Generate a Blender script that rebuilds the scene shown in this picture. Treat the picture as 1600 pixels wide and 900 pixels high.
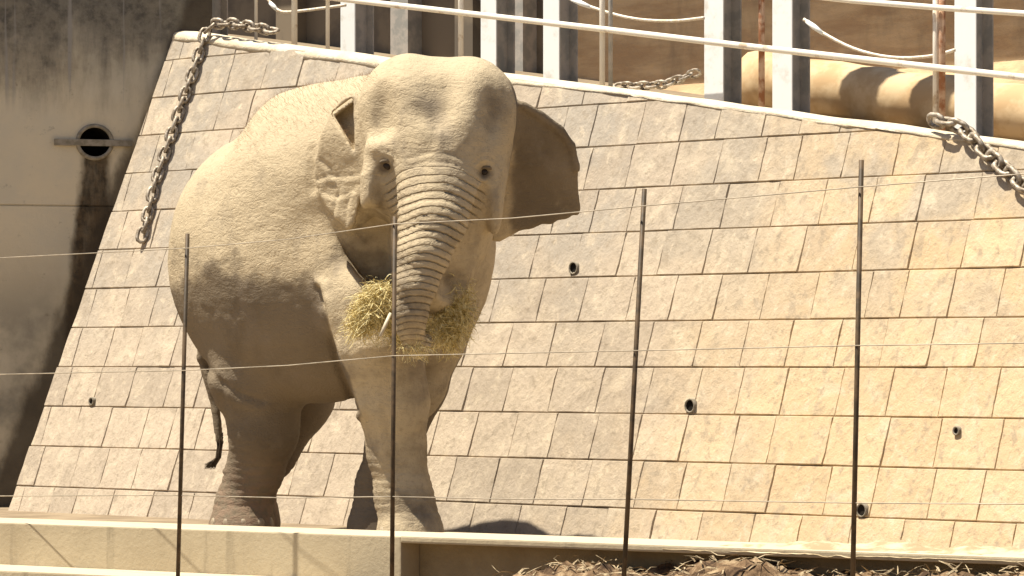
import bpy, bmesh, math, random
import numpy as np
from mathutils import Vector, Matrix, noise as mnoise
random.seed(7); np.random.seed(7)
for o in list(bpy.data.objects): bpy.data.objects.remove(o)
scene = bpy.context.scene
col = scene.collection
R = math.radians

# ------------------------------------------------------------------ camera
F = 4870.0 / 1600.0                      # focal length over sensor width
EYE = 0.95
cam_d = bpy.data.cameras.new('camera'); cam = bpy.data.objects.new('camera', cam_d); col.objects.link(cam)
cam_d.sensor_width = 36; cam_d.lens = 36 * F; cam_d.shift_y = 120 / 1600
cam_d.clip_start = 0.5; cam_d.clip_end = 2000
cam.location = (0, 0, EYE); cam.rotation_euler = (R(90), 0, 0)
scene.camera = cam

# ------------------------------------------------------------------ light
SUN_AZ, SUN_EL = 78, 69                  # degrees left of the view's rear, elevation
to_sun = Vector((-math.sin(R(SUN_AZ)) * math.cos(R(SUN_EL)), -math.cos(R(SUN_AZ)) * math.cos(R(SUN_EL)), math.sin(R(SUN_EL))))
sd = bpy.data.lights.new('sun', 'SUN'); sun = bpy.data.objects.new('sun', sd); col.objects.link(sun)
sd.energy = 5.0; sd.angle = R(0.5); sd.color = (1.0, 0.93, 0.80)
sun.rotation_euler = to_sun.to_track_quat('Z', 'Y').to_euler(); sun.location = (-6, -6, 14)
w = bpy.data.worlds.new('World'); scene.world = w; w.use_nodes = True
nt = w.node_tree; bg = nt.nodes['Background']
sky = nt.nodes.new('ShaderNodeTexSky'); sky.sky_type = 'NISHITA'; sky.sun_disc = False
sky.sun_elevation = R(SUN_EL); sky.sun_rotation = math.atan2(to_sun.x, to_sun.y); sky.dust_density = 1.5; sky.air_density = 0.8
nt.links.new(sky.outputs[0], bg.inputs[0]); bg.inputs[1].default_value = 0.06
scene.view_settings.view_transform = 'Standard'; scene.view_settings.look = 'None'
scene.view_settings.exposure = 0.82; scene.view_settings.gamma = 1.0

# ------------------------------------------------------------------ place geometry
C40, S40 = math.cos(R(40)), math.sin(R(40))
WN = 13.45                               # the foot of the block wall
TB = 0.39                                # batter of the block wall
def sn(s, n, z=0.0): return Vector((C40 * s + S40 * n, -S40 * s + C40 * n, z))
def at(px, py, Y): return Vector(((px - 800) / 4870 * Y, Y, EYE + (570 - py) / 4870 * Y))
def hit_n(px, py, c):                    # point on the upright plane n = c
    Y = c / (S40 * (px - 800) / 4870 + C40)
    return at(px, py, Y)
def hit_wall(px, py, out=0.0):           # point on the battered wall face
    a, b = (px - 800) / 4870, (570 - py) / 4870
    Y = (WN - out + TB * EYE) / (S40 * a + C40 - TB * b)
    return at(px, py, Y)
def to_sn(p): return (C40 * p.x - S40 * p.y, S40 * p.x + C40 * p.y)
P0 = Vector((-3.264, 20.17, 0)) * (13.45 / 13.35)
E38 = Vector((math.sin(R(38)), -math.cos(R(38)), 0))                      # plane that ends the block wall
M38 = Vector((math.sin(R(14)), -math.cos(R(14)), 0)); G38 = Vector((math.cos(R(14)), math.sin(R(14)), 0))
PE = Vector(P0); P0 = P0 - M38 * 0.52                                      # grey wall stands a little behind
def hit_grey(px, py, out=0.0):
    a = (px - 800) / 4870
    Y = (M38.dot(P0) + out) / (M38.x * a + M38.y)
    return at(px, py, Y)
pa, pb = hit_wall(290, 50), hit_wall(1600, 224)
sa, sb = to_sn(pa)[0], to_sn(pb)[0]
def ztop(s): return pa.z + (pb.z - pa.z) * (s - sa) / (sb - sa)

# ------------------------------------------------------------------ helpers
def tag(o, label=None, cat=None, group=None, kind=None):
    if label: o['label'] = label
    if cat: o['category'] = cat
    if group: o['group'] = group
    if kind: o['kind'] = kind
    return o
def empty(name, loc, label=None, cat=None, group=None):
    o = bpy.data.objects.new(name, None); col.objects.link(o); o.location = loc; o.empty_display_size = 0.1
    return tag(o, label, cat, group)
def link_mesh(name, me, parent=None, mat=None):
    o = bpy.data.objects.new(name, me); col.objects.link(o)
    if mat and not me.materials: me.materials.append(mat)
    if parent:
        o.parent = parent; o.matrix_parent_inverse = Matrix.Translation(-parent.location)
    return o
def from_bm(name, bm, mat, parent=None, smooth=False):
    me = bpy.data.meshes.new(name); bmesh.ops.recalc_face_normals(bm, faces=bm.faces); bm.to_mesh(me); bm.free()
    if smooth: me.polygons.foreach_set('use_smooth', [True] * len(me.polygons))
    return link_mesh(name, me, parent, mat)
def add_box(bm, origin, ax, ay, az, lo, hi, bev=0.0):
    """box in a local frame (origin, axes) from lo to hi"""
    vs = []
    for k in (0, 1):
        for j in (0, 1):
            for i in (0, 1):
                p = origin + ax * (hi[0] if i else lo[0]) + ay * (hi[1] if j else lo[1]) + az * (hi[2] if k else lo[2])
                vs.append(bm.verts.new(p))
    fs = [bm.faces.new([vs[i] for i in q]) for q in ((0,2,3,1),(4,5,7,6),(0,1,5,4),(2,6,7,3),(0,4,6,2),(1,3,7,5))]
    if bev:
        es = list({e for f in fs for e in f.edges})
        bmesh.ops.bevel(bm, geom=es, offset=bev, segments=2, affect='EDGES', profile=0.6)
def tube_bm(bm, pts, r, seg=8, cap=True):
    rings = []
    n = len(pts)
    rr = r if hasattr(r, '__len__') else [r] * n
    up = None
    for i, p in enumerate(pts):
        d = (pts[min(i + 1, n - 1)] - pts[max(i - 1, 0)]).normalized()
        if up is None:
            up = Vector((0, 0, 1)) if abs(d.z) < 0.9 else Vector((1, 0, 0))
        a = d.cross(up).normalized(); b = a.cross(d).normalized(); up = b
        rings.append([bm.verts.new(p + (a * math.cos(t) + b * math.sin(t)) * rr[i]) for t in [2 * math.pi * k / seg for k in range(seg)]])
    for i in range(n - 1):
        for k in range(seg):
            bm.faces.new((rings[i][k], rings[i][(k + 1) % seg], rings[i + 1][(k + 1) % seg], rings[i + 1][k]))
    if cap:
        bm.faces.new(rings[0][::-1]); bm.faces.new(rings[-1])
def tube(name, pts, r, mat, parent=None, seg=8):
    bm = bmesh.new(); tube_bm(bm, pts, r, seg); return from_bm(name, bm, mat, parent, True)
Z = Vector((0, 0, 1)); D = Vector((C40, -S40, 0)); N = Vector((S40, C40, 0))

# ------------------------------------------------------------------ materials
class Mat:
    def __init__(s, name, rough=0.85, spec=0.3):
        s.m = bpy.data.materials.new(name); s.m.use_nodes = True; s.t = s.m.node_tree
        s.b = s.t.nodes['Principled BSDF']; s.b.inputs['Roughness'].default_value = rough
        s.b.inputs['Specular IOR Level'].default_value = spec
    def n(s, typ, **kw):
        nd = s.t.nodes.new(typ)
        for k, v in kw.items():
            if k in nd.inputs.keys(): s.put(nd.inputs[k], v)
            else: setattr(nd, k, v)
        return nd
    def put(s, inp, v):
        if isinstance(v, bpy.types.NodeSocket): s.t.links.new(v, inp)
        else: inp.default_value = v
    def pos(s): return s.n('ShaderNodeNewGeometry').outputs['Position']
    def obj(s): return s.n('ShaderNodeTexCoord').outputs['Object']
    def rand(s): return s.n('ShaderNodeObjectInfo').outputs['Random']
    def mapv(s, v, scale=(1,1,1), rot=(0,0,0), loc=(0,0,0)):
        m = s.n('ShaderNodeMapping'); s.put(m.inputs['Vector'], v); m.inputs['Scale'].default_value = scale
        m.inputs['Rotation'].default_value = rot; m.inputs['Location'].default_value = loc; return m.outputs[0]
    def noise(s, v, scale, detail=4, rough=0.55, dist=0.0):
        return s.n('ShaderNodeTexNoise', Vector=v, Scale=scale, Detail=detail, Roughness=rough, Distortion=dist).outputs[0]
    def voro(s, v, scale, feature='DISTANCE_TO_EDGE'):
        nd = s.n('ShaderNodeTexVoronoi'); nd.feature = feature; s.put(nd.inputs['Vector'], v); nd.inputs['Scale'].default_value = scale
        return nd.outputs[0]
    def ramp(s, f, stops):
        r = s.n('ShaderNodeValToRGB'); s.put(r.inputs[0], f); e = r.color_ramp.elements
        while len(e) < len(stops): e.new(0.5)
        for i, (p, c) in enumerate(stops):
            e[i].position = p; e[i].color = (*c, 1) if len(c) == 3 else c
        return r.outputs[0]
    def mr(s, f, a, b, c=0.0, d=1.0):
        m = s.n('ShaderNodeMapRange'); m.interpolation_type = 'SMOOTHSTEP'
        for i, v in enumerate((f, a, b, c, d)): s.put(m.inputs[i], v)
        return m.outputs[0]
    def math(s, op, a, b=0.0, c=0.0):
        m = s.n('ShaderNodeMath', operation=op)
        s.put(m.inputs[0], a); s.put(m.inputs[1], b); s.put(m.inputs[2], c); return m.outputs[0]
    def mix(s, f, a, b, mode='MIX'):
        m = s.n('ShaderNodeMix'); m.data_type = 'RGBA'; m.blend_type = mode
        def cv(v): return (*v, 1) if isinstance(v, tuple) and len(v) == 3 else v
        s.put(m.inputs[0], f); s.put(m.inputs[6], cv(a)); s.put(m.inputs[7], cv(b)); return m.outputs[2]
    def xyz(s, v):
        x = s.n('ShaderNodeSeparateXYZ'); s.put(x.inputs[0], v); return x.outputs
    def color(s, c): s.put(s.b.inputs['Base Color'], (*c, 1) if isinstance(c, tuple) else c); return s
    def bump(s, h, strength=0.4, dist=0.01, prev=None):
        b = s.n('ShaderNodeBump'); s.put(b.inputs['Height'], h); b.inputs['Strength'].default_value = strength; b.inputs['Distance'].default_value = dist
        if prev: s.put(b.inputs['Normal'], prev)
        s.put(s.b.inputs['Normal'], b.outputs[0]); return b.outputs[0]
MT = {}
# split-face concrete blocks
m = Mat('block_stone', 0.9); p = m.pos()
n1 = m.noise(p, 2.2, 5, 0.6); n2 = m.noise(p, 26, 6, 0.7); n3 = m.noise(p, 7, 4, 0.6, 0.6)
base = m.mix(m.rand(), (0.39, 0.32, 0.24), (0.49, 0.40, 0.295))
sx = m.xyz(m.mapv(p, rot=(0, 0, R(40))))           # x runs along the wall
warm = m.mr(m.math('ADD', sx[0], m.math('MULTIPLY', m.math('SUBTRACT', n1, 0.5), 3.0)), -11.2, -9.2)
base = m.mix(m.math('MULTIPLY', warm, 0.75), base, m.mix(m.rand(), (0.57, 0.41, 0.225), (0.63, 0.465, 0.26)))
grey = m.math('MULTIPLY', m.mr(sx[2], 0.6, 1.9), m.mr(n1, 0.38, 0.60))
base = m.mix(m.math('MULTIPLY', grey, 0.72), base, (0.34, 0.30, 0.245))
base = m.mix(m.mr(n3, 0.48, 0.72, 0, 0.5), base, (0.60, 0.50, 0.36))
base = m.mix(m.mr(n2, 0.52, 0.70, 0, 0.6), base, (0.27, 0.215, 0.15))
ch = m.noise(m.mapv(p, (1, 1, 0.45), (0, R(24), R(0))), 17, 5, 0.6, 0.3)
base = m.mix(m.mr(ch, 0.54, 0.68, 0, 0.5), base, (0.29, 0.235, 0.17))
base = m.mix(m.mr(ch, 0.42, 0.32, 0, 0.4), base, (0.64, 0.53, 0.38))
m.color(base)
b1 = m.bump(m.noise(m.mapv(p, (1, 1, 0.6), (0.3, 0.5, 0.9)), 13, 6, 0.68, 0.2), 0.45, 0.03)
m.bump(n2, 0.45, 0.012, b1); MT['block'] = m.m
m = Mat('mortar', 0.95); p = m.pos(); m.color(m.mix(m.noise(p, 9), (0.33, 0.265, 0.175), (0.44, 0.355, 0.24))); m.bump(m.noise(p, 60), 0.5, 0.01); MT['mortar'] = m.m
# pale cement
m = Mat('pale_cement', 0.9); p = m.pos(); n1 = m.noise(p, 5, 6, 0.65)
c = m.mix(m.mr(n1, 0.35, 0.7), (0.62, 0.52, 0.37), (0.76, 0.68, 0.52)); c = m.mix(m.mr(m.noise(p, 22, 5, 0.7), 0.56, 0.75, 0, 0.6), c, (0.38, 0.31, 0.21))
m.color(c); m.bump(m.noise(p, 30, 6, 0.7), 0.6, 0.02); MT['cement'] = m.m
# low wall
m = Mat('low_wall_concrete', 0.88); p = m.pos()
n1 = m.noise(p, 1.6, 5, 0.6); dr = m.noise(m.mapv(p, (9, 9, 0.9)), 1.3, 5, 0.6)
c = m.mix(m.mr(n1, 0.3, 0.7), (0.38, 0.31, 0.20), (0.48, 0.40, 0.265))
c = m.mix(m.mr(dr, 0.56, 0.74, 0, 0.55), c, (0.22, 0.18, 0.12)); c = m.mix(m.mr(m.noise(p, 40, 4, 0.7), 0.6, 0.75, 0, 0.4), c, (0.24, 0.19, 0.13))
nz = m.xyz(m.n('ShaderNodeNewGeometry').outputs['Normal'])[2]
c = m.mix(m.mr(nz, 0.6, 0.9, 0, 0.7), c, (0.62, 0.52, 0.37))   # upward faces lightened: sun on the top put into the colour
m.color(c); m.bump(m.noise(p, 35, 6, 0.7), 0.4, 0.01); MT['lowwall'] = m.m
m = Mat('shade_dark_concrete', 0.85); p = m.pos(); n1 = m.noise(p, 3, 6, 0.65)
m.color(m.mix(m.mr(n1, 0.3, 0.7), (0.24, 0.18, 0.10), (0.34, 0.265, 0.155))); m.bump(m.noise(p, 30, 6, 0.7), 0.5, 0.015); MT['painted_shade'] = m.m  # darker than the other section: shade under the coping put into the colour
# grey wall
def grey_wall_mat(hole):
    m = Mat('grey_concrete', 0.9); p = m.pos()
    u = m.xyz(m.mapv(p, rot=(0, 0, R(-14)))); zz = u[2]; x = u[0]
    hx = (hole - Vector((0, 0, 0))).dot(G38)
    n1 = m.noise(p, 1.3, 6, 0.6); n2 = m.noise(m.mapv(p, (1, 1, 0.22)), 7, 6, 0.7); n3 = m.noise(p, 12, 6, 0.7)
    c = m.mix(m.mr(n1, 0.35, 0.65), (0.56, 0.50, 0.38), (0.66, 0.56, 0.39))
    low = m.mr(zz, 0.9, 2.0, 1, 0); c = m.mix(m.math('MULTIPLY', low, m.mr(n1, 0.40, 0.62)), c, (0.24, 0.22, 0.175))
    top = m.mr(m.math('ADD', zz, m.math('ADD', m.math('MULTIPLY', m.math('SUBTRACT', n2, 0.5), 0.7), m.math('MULTIPLY', m.math('SUBTRACT', n1, 0.5), 1.2))), 2.55, 3.25)
    c = m.mix(m.math('MULTIPLY', top, m.mr(n3, 0.3, 0.65, 0.95, 0.72)), c, (0.065, 0.060, 0.052))
    stk = m.math('MULTIPLY', m.mr(m.noise(m.mapv(p, (1, 1, 0.04)), 14, 3), 0.60, 0.70), m.mr(zz, 2.6, 2.9))
    c = m.mix(m.math('MULTIPLY', stk, 0.75), c, (0.30, 0.28, 0.25))
    c = m.mix(m.math('MULTIPLY', m.mr(n3, 0.6, 0.72), 0.4), c, (0.12, 0.105, 0.08))
    rd = m.mr(m.math('ABSOLUTE', m.math('SUBTRACT', x, hx - 0.30)), 0.0, 0.30, 1, 0)
    # seepage stain under the pipe
    wob = m.math('MULTIPLY', m.math('SUBTRACT', m.noise(m.mapv(p, (1, 1, 0.5)), 8, 4), 0.5), 0.10)
    off = m.math('ABSOLUTE', m.math('ADD', m.math('SUBTRACT', x, hx), wob))
    dep = m.math('SUBTRACT', hole.z, zz)
    wid = m.math('ADD', 0.075, m.math('MULTIPLY', dep, 0.10))
    st = m.math('MULTIPLY', m.mr(m.math('SUBTRACT', off, wid), -0.03, 0.03, 1, 0), m.mr(dep, 0.02, 0.08))
    c = m.mix(m.math('MULTIPLY', st, m.mr(n2, 0.2, 0.6, 0.75, 1.0)), c, m.mix(m.mr(n3, 0.4, 0.6), (0.045, 0.032, 0.018), (0.11, 0.075, 0.04)))
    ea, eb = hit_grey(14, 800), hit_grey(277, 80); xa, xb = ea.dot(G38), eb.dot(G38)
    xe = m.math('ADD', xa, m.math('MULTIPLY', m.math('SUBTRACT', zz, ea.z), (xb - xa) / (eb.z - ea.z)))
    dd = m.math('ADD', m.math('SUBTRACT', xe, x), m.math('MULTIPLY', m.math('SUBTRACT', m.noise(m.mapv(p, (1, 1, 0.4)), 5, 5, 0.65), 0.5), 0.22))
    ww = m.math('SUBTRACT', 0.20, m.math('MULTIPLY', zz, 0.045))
    painted_shade = m.mr(m.math('SUBTRACT', dd, ww), -0.06, 0.05, 1, 0)
    c = m.mix(m.math('MULTIPLY', painted_shade, 0.85), c, (0.060, 0.045, 0.030))  # dark wedge along the sloping edge: a shadow painted into the colour
    m.color(c); m.bump(m.noise(p, 25, 6, 0.7), 0.35, 0.012); return m.m
# metals
def simple(name, c1, c2, sc=20, rough=0.6, metal=0.0, bump=0.2, thr=(0.4, 0.6)):
    m = Mat(name, rough); p = m.pos(); m.color(m.mix(m.mr(m.noise(p, sc, 5, 0.6), *thr), c1, c2)); m.b.inputs['Metallic'].default_value = metal
    if bump: m.bump(m.noise(p, sc * 3), bump, 0.005)
    return m.m
MT['white'] = simple('white_paint', (0.84, 0.86, 0.84), (0.66, 0.63, 0.56), 7, 0.5, 0, 0.1, (0.52, 0.75))
MT['greyp'] = simple('grey_shade_paint', (0.30, 0.29, 0.26), (0.42, 0.38, 0.33), 9, 0.7)
MT['rail'] = simple('pale_rail_paint', (0.78, 0.72, 0.62), (0.50, 0.38, 0.26), 9, 0.5, 0, 0.1, (0.58, 0.72))
MT['rust'] = simple('rust', (0.30, 0.13, 0.06), (0.55, 0.38, 0.26), 12, 0.85, 0, 0.4)
MT['chain'] = simple('chain_steel', (0.22, 0.175, 0.125), (0.46, 0.40, 0.32), 30, 0.55, 0.35, 0.3)
MT['rod'] = simple('dark_rod', (0.05, 0.034, 0.018), (0.11, 0.07, 0.035), 12, 0.6)
MT['stalk'] = simple('pale_stalk', (0.6, 0.54, 0.4), (0.5, 0.42, 0.3), 9, 0.6, 0, 0)
MT['wire'] = simple('wire', (0.46, 0.39, 0.29), (0.32, 0.27, 0.2), 9, 0.45, 0.2, 0)
MT['rope'] = simple('wire_rope', (0.66, 0.56, 0.42), (0.8, 0.74, 0.64), 40, 0.5, 0.1, 0.3)
MT['dark'] = simple('dark_hollow_shade', (0.012, 0.009, 0.006), (0.02, 0.015, 0.01), 9, 0.95)
MT['pipe'] = simple('old_pipe', (0.20, 0.17, 0.12), (0.30, 0.26, 0.2), 20, 0.8)
MT['drift'] = simple('pale_grit', (0.34, 0.26, 0.15), (0.56, 0.46, 0.30), 9, 0.95, 0, 0.8)
MT['sand'] = simple('sandy_ground', (0.20, 0.15, 0.095), (0.28, 0.215, 0.14), 3, 0.95, 0, 0.6)
m = Mat('ochre_plaster', 0.92); p = m.pos()
c = m.mix(m.mr(m.noise(m.mapv(p, (1, 1, 5)), 1.2, 6, 0.65), 0.35, 0.65), (0.45, 0.30, 0.165), (0.62, 0.45, 0.26))
c = m.mix(m.mr(m.noise(m.mapv(p, (1, 1, 0.3)), 3, 5, 0.6), 0.5, 0.75, 0, 0.5), c, (0.22, 0.17, 0.11))
m.color(c); m.bump(m.noise(p, 9, 6, 0.7), 0.5, 0.05); MT['ochre'] = m.m
MT['greybrown'] = simple('weathered_brown_panel', (0.14, 0.115, 0.085), (0.22, 0.175, 0.12), 2.2, 0.9)
MT['rock'] = simple('brown_rock', (0.16, 0.115, 0.07), (0.23, 0.165, 0.10), 6, 0.9, 0, 0.6)
# elephant skin
m = Mat('elephant_skin', 0.88, 0.22); p = m.pos()
n1 = m.noise(p, 1.6, 6, 0.6, 0.4); n2 = m.noise(p, 7, 6, 0.65); n3 = m.noise(p, 45, 5, 0.7)
att = m.n('ShaderNodeAttribute'); att.attribute_name = 'dust_shade'
ring = m.n('ShaderNodeAttribute'); ring.attribute_name = 'ring'
pink = m.n('ShaderNodeAttribute'); pink.attribute_name = 'pink'
c = m.mix(m.mr(n1, 0.35, 0.65), (0.155, 0.120, 0.080), (0.215, 0.168, 0.112))
dust_shade = m.math('ADD', att.outputs['Fac'], m.math('MULTIPLY', m.math('SUBTRACT', n2, 0.5), 0.9))
c = m.mix(m.mr(dust_shade, 0.2, 0.85), c, m.mix(n1, (0.53, 0.43, 0.28), (0.43, 0.345, 0.225)))
c = m.mix(m.mr(n3, 0.5, 0.75, 0, 0.45), c, (0.20, 0.155, 0.10))
c = m.mix(m.mr(m.noise(m.mapv(p, (1, 1, 0.5)), 4.5, 5, 0.65), 0.52, 0.70, 0, 0.55), c, (0.23, 0.185, 0.135))
c = m.mix(m.math('MULTIPLY', pink.outputs['Fac'], m.mr(m.noise(p, 22, 4), 0.35, 0.6)), c, (0.46, 0.24, 0.16))
pha = m.n('ShaderNodeAttribute'); pha.attribute_name = 'phase'; rw = m.n('ShaderNodeAttribute'); rw.attribute_name = 'ringw'
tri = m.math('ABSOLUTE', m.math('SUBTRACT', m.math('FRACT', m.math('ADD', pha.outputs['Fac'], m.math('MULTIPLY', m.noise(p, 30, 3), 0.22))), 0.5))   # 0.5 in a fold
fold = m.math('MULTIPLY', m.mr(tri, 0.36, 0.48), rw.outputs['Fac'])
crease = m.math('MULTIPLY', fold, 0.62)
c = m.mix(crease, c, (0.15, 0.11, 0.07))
m.color(c)
cr = m.voro(m.mapv(p, (1, 1, 1.7)), 24)
b1 = m.bump(m.math('POWER', cr, 0.5), 0.14, 0.012)
rid = m.math('ABSOLUTE', m.math('SUBTRACT', m.noise(m.mapv(p, (1, 1, 2.6), (0, 0.3, 0.5)), 9, 4, 0.6, 0.8), 0.5))
rid2 = m.math('ABSOLUTE', m.math('SUBTRACT', m.noise(m.mapv(p, (1.6, 1.6, 1), (0.5, -0.4, 0.5)), 15, 3, 0.6, 0.5), 0.5))
rr_ = m.math('ADD', m.mr(rid, 0, 0.06), m.math('MULTIPLY', m.mr(rid2, 0, 0.05), 0.5))
b15 = m.bump(rr_, 0.26, 0.013, b1)
b2 = m.bump(m.noise(m.mapv(p, (1, 1, 2.2)), 11, 7, 0.62, 0.6), 0.27, 0.022, b15)
b3 = m.bump(m.math('SUBTRACT', 1.0, fold), 0.9, 0.014, b2)
m.bump(n3, 0.35, 0.006, b3); MT['skin'] = m.m
MT['nail'] = simple('toenail', (0.28, 0.22, 0.15), (0.38, 0.31, 0.21), 20, 0.6)
MT['eye'] = simple('dark_eye', (0.02, 0.012, 0.007), (0.03, 0.018, 0.01), 20, 0.45, 0, 0)
MT['hair'] = simple('hair', (0.22, 0.13, 0.06), (0.36, 0.22, 0.11), 30, 0.7, 0, 0)
MT['darkhair'] = simple('tail_hair', (0.07, 0.05, 0.032), (0.11, 0.08, 0.05), 30, 0.7, 0, 0)
m = Mat('hay', 0.8); p = m.pos(); m.color(m.ramp(m.noise(p, 38, 3, 0.6), [(0.36, (0.34, 0.25, 0.09)), (0.5, (0.66, 0.54, 0.24)), (0.64, (0.78, 0.70, 0.42))])); MT['hay'] = m.m
m = Mat('litter', 0.9); p = m.pos(); m.color(m.ramp(m.noise(p, 14, 5, 0.7), [(0.38, (0.16, 0.11, 0.06)), (0.5, (0.42, 0.32, 0.19)), (0.66, (0.62, 0.50, 0.31))])); m.bump(m.noise(p, 30, 6, 0.7), 0.8, 0.03); MT['litter'] = m.m
m = Mat('soil_heap', 0.95); p = m.pos(); m.color(m.ramp(m.noise(p, 9, 6, 0.7), [(0.38, (0.06, 0.033, 0.016)), (0.52, (0.20, 0.125, 0.065)), (0.68, (0.46, 0.34, 0.20))])); m.bump(m.noise(p, 40, 6, 0.7), 0.8, 0.02); MT['soil'] = m.m

# ------------------------------------------------------------------ setting: grounds
def quad_sheet(name, pts, mat, kind='structure'):
    bm = bmesh.new(); bm.faces.new([bm.verts.new(q) for q in pts]); o = from_bm(name, bm, mat); tag(o, kind=kind); return o
quad_sheet('ground', [Vector((-400, -300, -0.32)), Vector((400, -300, -0.32)), Vector((400, 600, -0.32)), Vector((-400, 600, -0.32))], MT['sand'])
# low wall line
L0, L1 = Vector((-2.71, 16.42, 0)), Vector((2.2, 13.40, 0))
LD = (L1 - L0).normalized(); LN = Vector((-LD.y, LD.x, 0))       # LN points away from the viewer
if LN.y < 0: LN = -LN
LT = 0.12
# enclosure floor: between the walls
bm = bmesh.new()
a = L0 - LD * 4.9 + LN * 0.2; b = L1 + LD * 9 + LN * 0.2
cpts = [a, b, sn(to_sn(b)[0] + 1, WN + 0.2), P0 + N * 0.2, P0 - G38 * 3.8]
top = [bm.verts.new((q.x, q.y, 0)) for q in cpts]; bot = [bm.verts.new((q.x, q.y, -0.5)) for q in cpts]
bm.faces.new(top); bm.faces.new(bot[::-1])
for i in range(len(top)): bm.faces.new((top[i], bot[i], bot[(i + 1) % 5], top[(i + 1) % 5]))
tag(from_bm('enclosure_floor', bm, MT['sand']), kind='structure')

# ------------------------------------------------------------------ low wall
low = empty('low_concrete_wall', L0 + Vector((0, 0, -0.32)), 'low concrete kerb wall running across the bottom in front of the elephant', 'low wall')
tsplit = (at(598, 842, 14.95) - L0).dot(LD)
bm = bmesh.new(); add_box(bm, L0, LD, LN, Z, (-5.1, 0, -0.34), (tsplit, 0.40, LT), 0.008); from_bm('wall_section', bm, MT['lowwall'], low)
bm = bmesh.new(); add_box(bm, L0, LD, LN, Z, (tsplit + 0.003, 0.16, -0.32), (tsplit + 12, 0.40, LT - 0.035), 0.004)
o = from_bm('wall_section', bm, MT['painted_shade'], low); o['label'] = 'wall section darkened for shade, set back under the coping'
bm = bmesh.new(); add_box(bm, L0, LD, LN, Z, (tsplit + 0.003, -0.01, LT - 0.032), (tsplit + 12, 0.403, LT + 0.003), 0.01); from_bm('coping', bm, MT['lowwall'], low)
bm = bmesh.new(); add_box(bm, L0, LD, LN, Z, (-5.2, -0.36, -0.33), (tsplit - 0.3, -0.002, -0.10), 0.01); from_bm('footing', bm, MT['lowwall'], low)

# ------------------------------------------------------------------ block wall
SB = math.sqrt(1 + TB * TB)
NU = (N * TB + Z) / SB                    # up the slope
NO = D.cross(NU).normalized()
if NO.y > 0: NO = -NO                     # outward, to the viewer
wall = empty('retaining_wall', sn(-11, WN), 'leaning retaining wall of rough tan concrete blocks behind the elephant', 'wall')
W0 = sn(-15.3, WN, 0)                   # wall origin
def wp(t, z, out=0.0): return sn(-15.3 + t, WN + TB * z, z) + NO * out
tA, tB_ = sa + 15.3, sb + 15.3
def clip(bm, co, no):
    g = bm.verts[:] + bm.edges[:] + bm.faces[:]
    bmesh.ops.bisect_plane(bm, geom=g, plane_co=co, plane_no=no, clear_outer=True, dist=1e-5)
COPE = 0.022
TL = (wp(tB_, ztop(sb)) - wp(tA, ztop(sa))).normalized()
TN = NO.cross(TL).normalized()
if TN.z < 0: TN = -TN
def block_mesh(wd, ht, seed, nx=7, ny=6):
    """rough split face, edges chamfered back; local x along, y up slope, z outward"""
    bm = bmesh.new()
    xs = [0, 0.003] + [0.003 + (wd - 0.006) * i / (nx - 2) for i in range(1, nx - 2)] + [wd - 0.003, wd]
    ys = [0, 0.004] + [0.004 + (ht - 0.008) * i / (ny - 2) for i in range(1, ny - 2)] + [ht - 0.004, ht]
    g = []
    for j, y in enumerate(ys):
        row = []
        for i, x in enumerate(xs):
            e = (i in (0, len(xs) - 1)) or (j in (0, len(ys) - 1))
            h = mnoise.noise(Vector((x * 7 + seed * 3.7, y * 7 + seed, 0))) * 0.006 + mnoise.noise(Vector((x * 22 + seed, y * 22, 4))) * 0.004
            zz = -0.004 if e else h
            jx = 0.002 * math.sin(seed * 5 + y * 40) if i in (1, len(xs) - 2) else 0
            row.append(bm.verts.new((x + jx, y, zz)))
        g.append(row)
    for j in range(len(ys) - 1):
        for i in range(len(xs) - 1): bm.faces.new((g[j][i], g[j][i + 1], g[j + 1][i + 1], g[j + 1][i]))
    for e_ in bm.edges:
        q0, q1 = e_.verts[0].co, e_.verts[1].co
        for c_, lim in ((0, (xs[1], xs[-2])), (1, (ys[1], ys[-2]))):
            if abs(q0[c_] - q1[c_]) < 0.006 and any(abs((q0[c_] + q1[c_]) / 2 - l_) < 0.0021 for l_ in lim): e_.smooth = False
    # sides down to the mortar
    loop = g[0] + [r[-1] for r in g[1:]] + g[-1][-2::-1] + [r[0] for r in g[-2:0:-1]]
    low_ = [bm.verts.new((v.co.x, v.co.y, -0.06)) for v in loop]
    for i in range(len(loop)):
        k = (i + 1) % len(loop); bm.faces.new((loop[k], loop[i], low_[i], low_[k]))
    return bm
basis = Matrix((D, NU, NO)).transposed().to_4x4()
rng = random.Random(11)
PITCH, HT = 0.2585, 0.2585 * SB - 0.0055
VARS = []
for v in range(16):
    bm = block_mesh(0.32, HT, v * 1.37 + 1); me = bpy.data.meshes.new('block'); bmesh.ops.recalc_face_normals(bm, faces=bm.faces); bm.to_mesh(me); bm.free()
    me.materials.append(MT['block']); me.polygons.foreach_set('use_smooth', [True] * len(me.polygons)); VARS.append(me)
rows = range(-1, 14); nb = 0
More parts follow.
